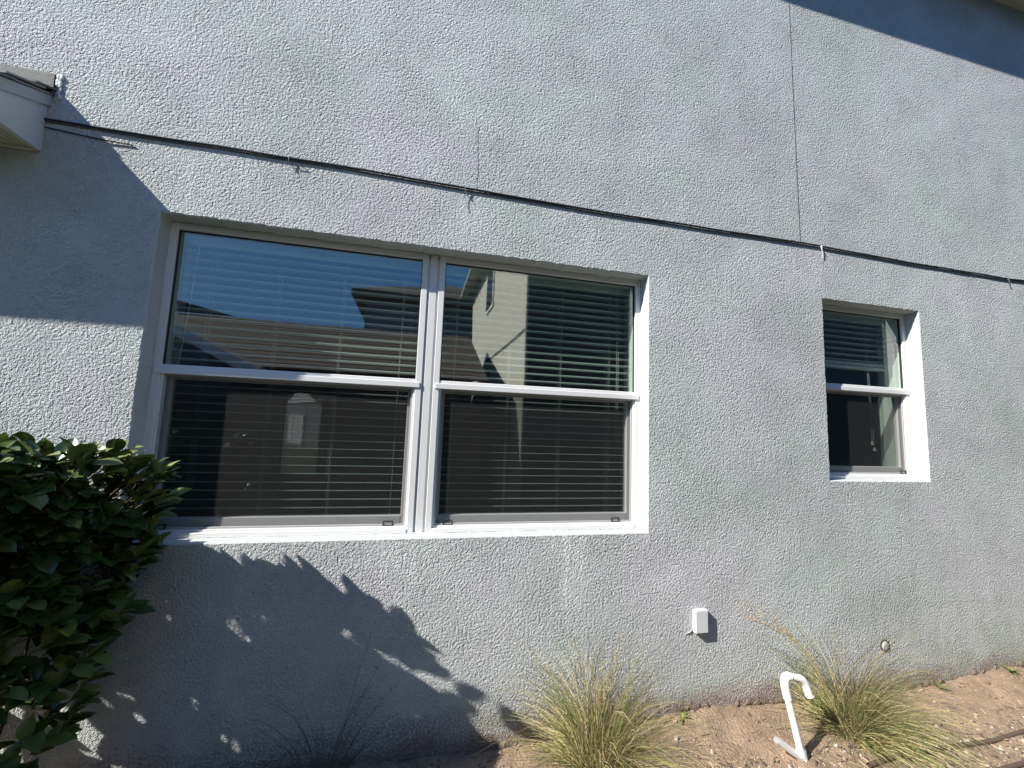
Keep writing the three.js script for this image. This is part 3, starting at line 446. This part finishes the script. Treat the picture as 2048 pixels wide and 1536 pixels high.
{
  const st = [[1.80, -0.44], [1.98, -0.60], [2.06, -0.42], [2.35, -0.47], [2.30, -0.52], [2.05, -0.62], [2.18, -0.56], [2.24, -0.50]].map(([x, y], i) => [[2.2 + (i % 3 - 1) * 0.03, -1.0, 0.2], [2.2 + (x - 2.2) * 0.35, -1.0 + (y + 1) * 0.5, 0.19], [x, y, 0.17 + 0.02 * (i % 3)]]);
  grassClump(101, 'straw-green ornamental grass clump at the wall below the twin window', 2.2, 0.21, 1150, { rad: 0.11, lean0: 0.03, lean1: 1.5, pow: 1.15, len0: 0.16, len1: 0.50, droop: 1.0, tones: GREEN, stalks: st });
  const st2 = [[2.90, -0.25], [2.96, -0.30], [3.02, -0.36], [3.10, -0.42], [3.66, -0.52], [4.15, -0.82], [3.05, -0.40]].map(([x, y], i) => i === 4 ? [[3.66, -1, 0.22], [3.64, -0.75, 0.22], [3.70, -0.50, 0.2]] : i === 5 ? [[3.75, -1, 0.22], [3.95, -0.92, 0.15], [4.2, -0.80, 0.1]] : [[3.66, -1, 0.22], [3.50, -0.68 + i * 0.01, 0.2], [3.28 - i * 0.005, -0.44 + (y + 0.25) * 0.3, 0.19], [x, y, 0.18]]);
  grassClump(202, 'green ornamental grass clump right of the white standpipe, drooping to the right', 3.70, 0.26, 1150, { rad: 0.10, lean0: 0.05, lean1: 1.4, pow: 1.1, len0: 0.16, len1: 0.50, droop: 1.0, tones: [...GREEN, [0.10, 0.14, 0.03], [0.13, 0.17, 0.04]], stalks: st2, az: (a, r) => r() < 0.38 ? 0.35 + (r() - 0.3) * 1.1 : a });
  const st3 = [[1.12, -0.36], [1.20, -0.45], [1.25, -0.62]].map(([x, y], i) => [[0.98, -1.03, 0.1], [0.98 + (x - 0.98) * 0.45, -1.0 + (y + 1) * 0.55, 0.09], [x, y, 0.07 + 0.01 * i]]);
  grassClump(303, 'sparse thin grass clump in the shrub shadow against the wall', 0.95, 0.10, 36, { rad: 0.07, lean0: 0.03, lean1: 0.6, pow: 1.1, len0: 0.14, len1: 0.34, droop: 0.8, tones: [[0.16, 0.16, 0.12], [0.20, 0.19, 0.14], [0.12, 0.12, 0.09]], stalks: st3, dark: 1 });  // dark tones put the shrub's shade into this clump's colour
}
{ // weeds along the wall foot
  const r = rng(404), spots = [[4.72, 0.05, 'green weed seedling at the wall foot below the pipe plug'], [5.35, 0.06, 'green weed seedling at the wall foot near the right edge'], [2.78, 0.05, 'small weed at the wall foot left of the white standpipe']];
  const lm = [std([0.10, 0.13, 0.035], 0.7, { side: THREE.DoubleSide }), std([0.16, 0.17, 0.05], 0.7, { side: THREE.DoubleSide })];
  for (const [x, z, label] of spots) {
    const t = thing('weed', label, 'weed', 'weeds at the wall foot');
    for (let k = 0; k < 9; k++) { const o = { p: [], c: [], i: [] }, a = r() * 6.28; ribbon(o, blade(r, V(x, groundY(x, z) + 0.004, z), a, 0.4 + r() * 0.7, 0.035 + r() * 0.05, 1.0), 0.006, [1, 1, 1], V(0, 1, 0.2).normalize()); part('leaf', ribbonGeometry(o), lm[k % 2], t); }
  }
}

// ------------------------------------------------------------------ the shrub
{
  const r = rng(808), t = thing('shrub', 'dense dark evergreen shrub with broad glossy leaves at the left of the twin window', 'shrub');
  const leafGeo = [0, 1, 2, 3].map(v => {
    const g = new THREE.PlaneGeometry(1, 1, 4, 7), p = g.attributes.position, q = rng(60 + v), curl = 0.10 + 0.16 * q(), fold = 0.16 + 0.18 * q(), twist = (q() - 0.5) * 0.5;
    for (let i = 0; i < p.count; i++) { const u = p.getX(i) * 2, s = p.getY(i) + 0.5, w = 0.275 * Math.pow(Math.sin(Math.PI * Math.pow(s, 1.06)), 0.72) + 0.006; const x = u * w, y = s, z = Math.abs(u) * w * fold * 1.6 - curl * s * s + 0.02 * Math.sin(s * 9 + v * 2) * u; const c = Math.cos(twist * s), n = Math.sin(twist * s); p.setXYZ(i, x * c - z * n, y, x * n + z * c); }
    g.computeVertexNormals(); return g;
  });
  const lm = (rgb, rough) => new THREE.MeshPhysicalMaterial({ color: new THREE.Color().setRGB(...rgb), roughness: rough, transmission: 0.16, thickness: 0, ior: 1.45, side: THREE.DoubleSide });
  const mats = [lm([0.066, 0.108, 0.026], 0.27), lm([0.050, 0.086, 0.022], 0.25), lm([0.088, 0.128, 0.032], 0.30), lm([0.040, 0.068, 0.020], 0.27), lm([0.19, 0.22, 0.035], 0.5), lm([0.15, 0.19, 0.060], 0.30)];  // last, paler tone paints the sunlit gloss of the shoots into their colour
  const right = (y, z) => (z <= 0.3 ? 0.185 + 0.45 * z : 0.32 - 0.85 * (Math.min(z, 0.66) - 0.3) - 0.25 * Math.max(0, z - 0.66)) - (y < 0.3 ? 0.30 * (0.3 - y) : 0) - (y > 0.3 ? 0.6 * (y - 0.3) : 0), topY = z => Math.min(0.255 + 0.36 * z, 0.475);
  const inside = (x, y, z) => Math.min(right(y, z) - x, topY(z) + 0.03 * Math.sin(x * 9 + z * 5) - y, ((x < -0.1 ? 1.15 : 0.66) - z) * 0.9, (z - 0.02) * 2, x + 1.05 + 0.25 * y - 0.38 * smooth(0.18, -0.08, y));  // crown extended outward past the view, added to block sky light from the wall
  // the outline of the crown as the sun sees it
  const CR = [[-1, 0.02], [0.1, -0.04], [0.3, -0.10], [0.5, -0.25], [0.8, -0.27], [1.1, -0.40], [1.36, -0.60], [1.57, -0.70], [1.78, -0.88], [1.95, -1.05], [9, -1.3]];
  const over = (x, y, z) => { const X = x + 2.85 * z, Y = y - 2.4 * z; let i = 1; while (i < CR.length - 1 && X > CR[i][0]) i++; const t = (X - CR[i - 1][0]) / (CR[i][0] - CR[i - 1][0]); return z > 0.68 ? -1 : Y - (CR[i - 1][1] + (CR[i][1] - CR[i - 1][1]) * t); };
  const leaves = [], tips = [], branches = [[], [], [], [], []];
  let guard = 0;
  while (tips.length < 900 && guard++ < 90000) {
    const x = -1.15 + r() * 1.6, y = -0.9 + r() * 1.55, z = 0.03 + r() * 1.1, d = inside(x, y, z);
    if (d < 0.015 || over(x + 0.03, y + 0.05, z) > 0) continue;
    const low = smooth(-0.05, -0.75, y);
    if (r() > (d < 0.10 ? 1 : 0.36) * (1 - 0.72 * low) * (y < -0.25 ? 0.6 : 1) * (x < -0.55 && y < 0.02 && z < 0.45 ? 0.12 : 1) * (z > 0.66 ? 0.6 : 1) * (y > topY(z) - 0.12 ? 1.4 : 1)) continue;
    tips.push([V(x, y, z), d]);
  }
  for (let k = 0; k < 34; k++) { const a = r() * 6.28, c = r() * 2 - 1, q = 0.2 * Math.cbrt(r()), s = Math.sqrt(1 - c * c); tips.push([V(-0.02 + q * s * Math.cos(a), -0.78 + q * c, 0.45 + q * s * Math.sin(a) * 0.8), 0.05]); }
  const up = V(0, 1, 0);
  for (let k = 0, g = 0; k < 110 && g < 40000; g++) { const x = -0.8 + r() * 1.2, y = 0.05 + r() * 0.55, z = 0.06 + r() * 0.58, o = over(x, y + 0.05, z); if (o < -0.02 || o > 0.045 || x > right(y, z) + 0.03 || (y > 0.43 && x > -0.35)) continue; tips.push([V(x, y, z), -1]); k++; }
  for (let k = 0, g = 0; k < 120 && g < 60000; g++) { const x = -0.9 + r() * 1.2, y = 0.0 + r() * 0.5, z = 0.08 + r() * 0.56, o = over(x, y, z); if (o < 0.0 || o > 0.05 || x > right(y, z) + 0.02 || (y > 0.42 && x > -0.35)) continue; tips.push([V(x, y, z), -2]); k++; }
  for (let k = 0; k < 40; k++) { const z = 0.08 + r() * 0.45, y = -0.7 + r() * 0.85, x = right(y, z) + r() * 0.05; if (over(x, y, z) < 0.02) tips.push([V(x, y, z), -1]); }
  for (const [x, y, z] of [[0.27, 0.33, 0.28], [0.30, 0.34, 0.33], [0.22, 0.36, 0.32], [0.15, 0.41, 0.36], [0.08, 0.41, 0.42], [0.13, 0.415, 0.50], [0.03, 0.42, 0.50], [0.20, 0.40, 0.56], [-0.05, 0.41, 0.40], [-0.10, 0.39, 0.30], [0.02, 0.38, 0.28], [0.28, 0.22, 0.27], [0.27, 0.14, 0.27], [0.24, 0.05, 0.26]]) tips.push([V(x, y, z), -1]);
  for (const [p, d] of tips) {
    const core = V(-0.42, Math.min(p.y - 0.12, -0.1), 0.34), out = p.clone().sub(core).normalize().add(V(0, 0.55, 0)).normalize(), n = d < -1.5 ? 1 + ((r() * 1.6) | 0) : d < 0 ? 3 + ((r() * 2) | 0) : 6 + ((r() * 4) | 0), a0 = r() * 6.28;
    const ax = Math.abs(out.y) > 0.9 ? V(1, 0, 0) : up.clone().cross(out).normalize(), ay = out.clone().cross(ax);
    for (let k = 0; k < n; k++) {
      const a = a0 + k * 2.4, tilt = d < 0 ? 0.15 + r() * 0.6 : 0.55 + r() * 0.75, dir = out.clone().multiplyScalar(Math.cos(tilt)).addScaledVector(ax, Math.sin(tilt) * Math.cos(a)).addScaledVector(ay, Math.sin(tilt) * Math.sin(a)).add(V(0, 0.06 - 0.25 * r(), 0)).normalize();
      const nrm = out.clone().addScaledVector(up, 0.75).addScaledVector(SUN, 0.55).addScaledVector(dir, -out.dot(dir)).add(V((r() - 0.5) * 0.5, 0, (r() - 0.5) * 0.5)); nrm.addScaledVector(dir, -nrm.dot(dir)).normalize();
      const len = 0.064 + r() * 0.040, pos = p.clone().addScaledVector(out, -k * 0.006);
      if (pos.z + dir.z * len < 0.012) continue;
      const xa = dir.clone().cross(nrm).normalize(), m = new THREE.Matrix4().makeBasis(xa.multiplyScalar(len), dir.clone().multiplyScalar(len), nrm.multiplyScalar(len)).setPosition(pos);
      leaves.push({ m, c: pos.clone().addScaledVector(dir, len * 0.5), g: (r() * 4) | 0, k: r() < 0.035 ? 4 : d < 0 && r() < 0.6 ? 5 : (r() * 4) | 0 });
    }
    if (r() < (p.y < -0.2 ? 0.7 : 0.35)) continue;
    const root = p.clone().lerp(core, 0.16 + 0.16 * r()).add(V((r() - 0.5) * 0.09, -0.03 - 0.06 * r(), (r() - 0.5) * 0.09)), bend = root.clone().lerp(p, 0.5).add(V((r() - 0.5) * 0.04, 0.02 * (r() - 0.3), (r() - 0.5) * 0.04));
    branches[(r() * 5) | 0].push(tube([root, bend, p], 0.0014 + 0.0010 * r(), 5, 4));
  }
  // small gaps through the crown where the sun reaches the wall
  const GAPS = [[0.09, -0.10], [0.24, -0.23], [0.24, -0.32], [0.25, -0.41], [0.27, -0.50], [0.58, -0.32], [0.69, -0.38], [0.71, -0.42], [0.49, -0.37], [0.47, -0.27], [0.63, -0.72], [0.50, -0.85], [0.56, -0.89], [0.17, -0.72], [0.38, -0.69], [0.37, -0.74], [0.10, -0.62], [1.00, -0.46], [1.10, -0.46], [1.21, -0.58], [1.46, -0.70], [1.35, -0.85], [1.37, -1.00], [-0.02, -0.70], [0.03, -0.86], [-0.04, -0.78], [-0.27, -0.29], [-0.15, -0.65], [-0.06, -0.74], [0.03, -0.64]];
  for (let i = leaves.length - 1; i >= 0; i--) {
    const e = leaves[i].m.elements, hit = [0.15, 0.4, 0.65, 0.9].some(s => { const x = e[12] + e[4] * s, y = e[13] + e[5] * s, z = e[14] + e[6] * s; return GAPS.some(([gx, gy], k) => { const X = x + 2.85 * z - gx, Y = y - 2.4 * z - gy, q = 0.032 + 0.018 * (k % 3); return (X * 0.77 - Y * 0.64) ** 2 / (q * q) + (X * 0.64 + Y * 0.77) ** 2 / 0.00045 < 1; }); });
    if (hit) leaves.splice(i, 1);
  }
  // the leaves that show largest are pieces of their own
  camera.updateMatrixWorld(); camera.updateProjectionMatrix();
  const cell = new Map(), eye = camera.position;
  for (const l of leaves) {
    const q = l.c.clone().project(camera), d = l.c.distanceTo(eye); if (Math.abs(q.x) > 1.03 || Math.abs(q.y) > 1.03 || q.z > 1) continue;
    const key = Math.floor((q.x + 1.1) * 26) * 100 + Math.floor((q.y + 1.1) * 22); l.d = d;
    if (!cell.has(key)) cell.set(key, []); cell.get(key).push(l);
  }
  const ranked = []; for (const list of cell.values()) { list.sort((a, b) => a.d - b.d); list.forEach((l, i) => ranked.push([i + l.d * 0.2, l])); }
  ranked.sort((a, b) => a[0] - b[0]);
  const chosen = new Set(ranked.slice(0, 300).map(a => a[1]));
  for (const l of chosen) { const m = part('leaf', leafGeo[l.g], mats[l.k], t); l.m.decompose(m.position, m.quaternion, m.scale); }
  const rest = [[], [], [], [], [], []];
  for (const l of leaves) if (!chosen.has(l)) rest[l.k].push(leafGeo[l.g].clone().applyMatrix4(l.m));
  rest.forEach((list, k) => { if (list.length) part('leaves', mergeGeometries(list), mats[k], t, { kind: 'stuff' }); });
  const bark = std([0.075, 0.055, 0.040], 0.9);
  for (const b of branches) part('twigs', b, bark, t, { kind: 'stuff' });
  for (let k = 0; k < 9; k++) { const x = -0.75 + k * 0.085, z = 0.22 + 0.03 * (k % 4) * 2; part('branch', tube([V(x * 0.4 - 0.25, -1.06, 0.34), V(x * 0.7 - 0.1, -0.75, 0.32 + (z - 0.3) * 0.4), V(x + (r() - 0.5) * 0.12, -0.35, z + (r() - 0.5) * 0.08), V(x * 1.15 + (r() - 0.5) * 0.1, -0.02, z * 1.1)], 0.008 - 0.0004 * k, 14, 6), bark, t); }
}

// ------------------------------------------------------------------ the neighbours that the panes mirror
{
  const cream = std([0.60, 0.58, 0.50], 0.9), brown = std([0.16, 0.13, 0.11], 0.95), roof = std([0.085, 0.066, 0.052], 0.95), grey = std([0.30, 0.31, 0.31], 0.8), teal = std([0.17, 0.20, 0.21], 0.9), pale = std([0.78, 0.78, 0.75], 0.8), pane = std([0.03, 0.035, 0.04], 0.1);
  const a = thing('tall_house', 'cream two-storey house mirrored in the upper right pane', 'house');
  part('wall', [bx(2.92, 12, -1.2, 5.0, 4, 11.2)], cream, a);
  part('front_shade', bx(2.94, 12, -1.2, 4.95, 3.95, 3.998), std([0.075, 0.082, 0.085], 0.9), a); part('eave', [bx(2.5, 12.4, 4.98, 5.12, 3.7, 11.6)], grey, a);  // added dark slab paints the unlit front's shade over the cream wall
  part('roof', quads([[V(2.5, 5.13, 3.7), V(2.5, 5.13, 11.6), V(7.4, 7.2, 7.6)], [V(12.4, 5.13, 3.7), V(2.5, 5.13, 3.7), V(7.4, 7.2, 7.6)], [V(2.5, 5.13, 11.6), V(12.4, 5.13, 11.6), V(7.4, 7.2, 7.6)], [V(12.4, 5.13, 11.6), V(12.4, 5.13, 3.7), V(7.4, 7.2, 7.6)]]), roof, a);
  const w = part('window', [bx(2.88, 2.925, 3.5, 4.8, 7.1, 8.0)], pale, a); part('pane', bx(2.87, 2.882, 3.56, 4.74, 7.16, 7.94), pane, w);  // added dark window stands in for a shadow notch on the lit wall
  part('cable', tube([V(2.90, 2.2, 4.0), V(2.9, 2.19, 6), V(2.9, 2.2, 8)], 0.011, 10, 6), M.cable, a);
  const b = thing('low_house', 'brown single-storey house with shingle roof mirrored in the twin window', 'house');
  part('wall', [bx(-9, -0.92, -1.2, 1.5, 4.9, 5.1), bx(-0.12, 2.2, -1.2, 1.5, 4.9, 5.1), bx(2.1, 2.2, -1.2, 1.5, 5.1, 11), bx(-9, -2.85, -1.2, 1.5, 10.9, 11.1), bx(-1.2, 2.2, -1.2, 1.5, 10.9, 11.1)], brown, b); part('upper_roof', quads([[V(-2.9, 2.85, 7.9), V(-9, 2.8, 7.9), V(-9, 4.15, 8.1)]]), roof, b);
  const rows = [], rr = rng(65); for (let k = 0; k < 16; k++) { const z0 = 4.6 + k * 0.2125, y0 = 1.36 + k * 0.0931; rows.push(quads([[V(-9, y0 + 0.012, z0), V(2.45, y0 + 0.012, z0), V(2.45, y0 + 0.0931, z0 + 0.2125), V(-9, y0 + 0.0931, z0 + 0.2125)], [V(-9, y0 - 0.012, z0), V(2.45, y0 - 0.012, z0), V(2.45, y0 + 0.012, z0), V(-9, y0 + 0.012, z0)]])); }
  part('roof', [...rows, quads([[V(2.45, 2.85, 8), V(-9, 2.85, 8), V(-9, 1.36, 11.4), V(2.45, 1.36, 11.4)]])], roof, b);
  part('gable', [quads([[V(-6.6, 1.3, 4.45), V(-1.15, 1.3, 4.45), V(-3.9, 2.62, 4.45)]]), bx(-6.4, -1.5, -1.2, 1.3, 4.3, 4.45)], std([0.13, 0.15, 0.17], 0.9), b);
  part('gable_roof', quads([[V(-1.05, 1.30, 4.2), V(-1.05, 1.30, 6), V(-3.9, 2.72, 8), V(-3.9, 2.72, 4.2)], [V(-3.9, 2.72, 4.2), V(-3.9, 2.72, 8), V(-6.8, 1.3, 6), V(-6.8, 1.3, 4.2)]]), roof, b);
  const rk = new THREE.Shape([new THREE.Vector2(-1.05, 1.14), new THREE.Vector2(-1.05, 1.30), new THREE.Vector2(-3.9, 2.72), new THREE.Vector2(-3.9, 2.54)]); part('rake_board', new THREE.ExtrudeGeometry(rk, { depth: 0.04, bevelEnabled: false }).translate(0, 0, 4.16), std([0.55, 0.56, 0.56], 0.8), b);
  const f = thing('board_fence', 'weathered brown board fence mirrored in the lower panes', 'fence'), fr = rng(91), fm = [std([0.10, 0.080, 0.066], 0.95), std([0.085, 0.070, 0.060], 0.95), std([0.12, 0.096, 0.078], 0.95)];
  for (let x = -4.2; x < 2.4; x += 0.143) if (x < -0.48 || x > 0.10) part('board', bx(x, x + 0.138, -1.1, 0.84 + fr() * 0.02, 3.02, 3.04, 0.003), fm[(fr() * 3) | 0], f);
  for (const [x0, x1] of [[-4.2, -0.345], [0.10, 2.52]]) for (const y of [-0.7, 0.5]) part('rail', bx(x0, x1, y, y + 0.09, 3.042, 3.08), fm[0], f);
  for (const x of [-4.2, -2.3, -0.40, 0.12, 2.46]) part('post', bx(x - 0.045, x + 0.045, -1.2, 0.86, 3.082, 3.17, 0.004), fm[1], f);
  const c = thing('far_house', 'dark two-storey house mirrored above the shingle roof', 'house');
  part('wall', bx(-0.97, 9, -1.2, 5.35, 14, 22), teal, c); part('eave', bx(-1.47, 9.5, 5.3, 5.55, 13.5, 22.5), brown, c);
  part('roof', quads([[V(9.5, 5.56, 13.5), V(-1.47, 5.56, 13.5), V(2.5, 7.6, 18), V(6, 7.6, 18)], [V(-1.47, 5.56, 13.5), V(-1.47, 5.56, 22.5), V(2.5, 7.6, 18)], [V(-1.47, 5.56, 22.5), V(9.5, 5.56, 22.5), V(6, 7.6, 18), V(2.5, 7.6, 18)], [V(9.5, 5.56, 22.5), V(9.5, 5.56, 13.5), V(6, 7.6, 18)]]), roof, c);
  const d = thing('garage', 'pale garage across the way mirrored in the lower left pane', 'garage');
  d.position.set(-5.6, 0, 24); d.rotation.y = 0.95;
  part('wall', [bx(-3, 3, -1.2, 1.5, 0, 6)], std([0.20, 0.21, 0.21], 0.9), d); part('gable', quads([[V(3, 1.5, -0.01), V(-3, 1.5, -0.01), V(0, 2.7, -0.01)]]), pale, d); for (let k = 0; k < 6; k++) part('gable_board', bx(-2.7 + k * 0.45, 2.7 - k * 0.45, 1.52 + k * 0.19, 1.68 + k * 0.19, -0.06, -0.02), pale, d);
  part('roof', quads([[V(3.2, 1.45, -0.3), V(0, 2.75, -0.3), V(0, 2.75, 6.2), V(3.2, 1.45, 6.2)], [V(0, 2.75, -0.3), V(-3.2, 1.45, -0.3), V(-3.2, 1.45, 6.2), V(0, 2.75, 6.2)]]), roof, d);
  const gd = part('door', bx(-1.2, 1.2, -1.1, 1.0, -0.06, 0.01), grey, d); for (let k = 0; k < 3; k++) part('panel', bx(-1.1 + k * 0.75, -0.45 + k * 0.75, -0.9, 0.8, -0.09, -0.062), pale, gd);
}
renderer.render(scene, camera);
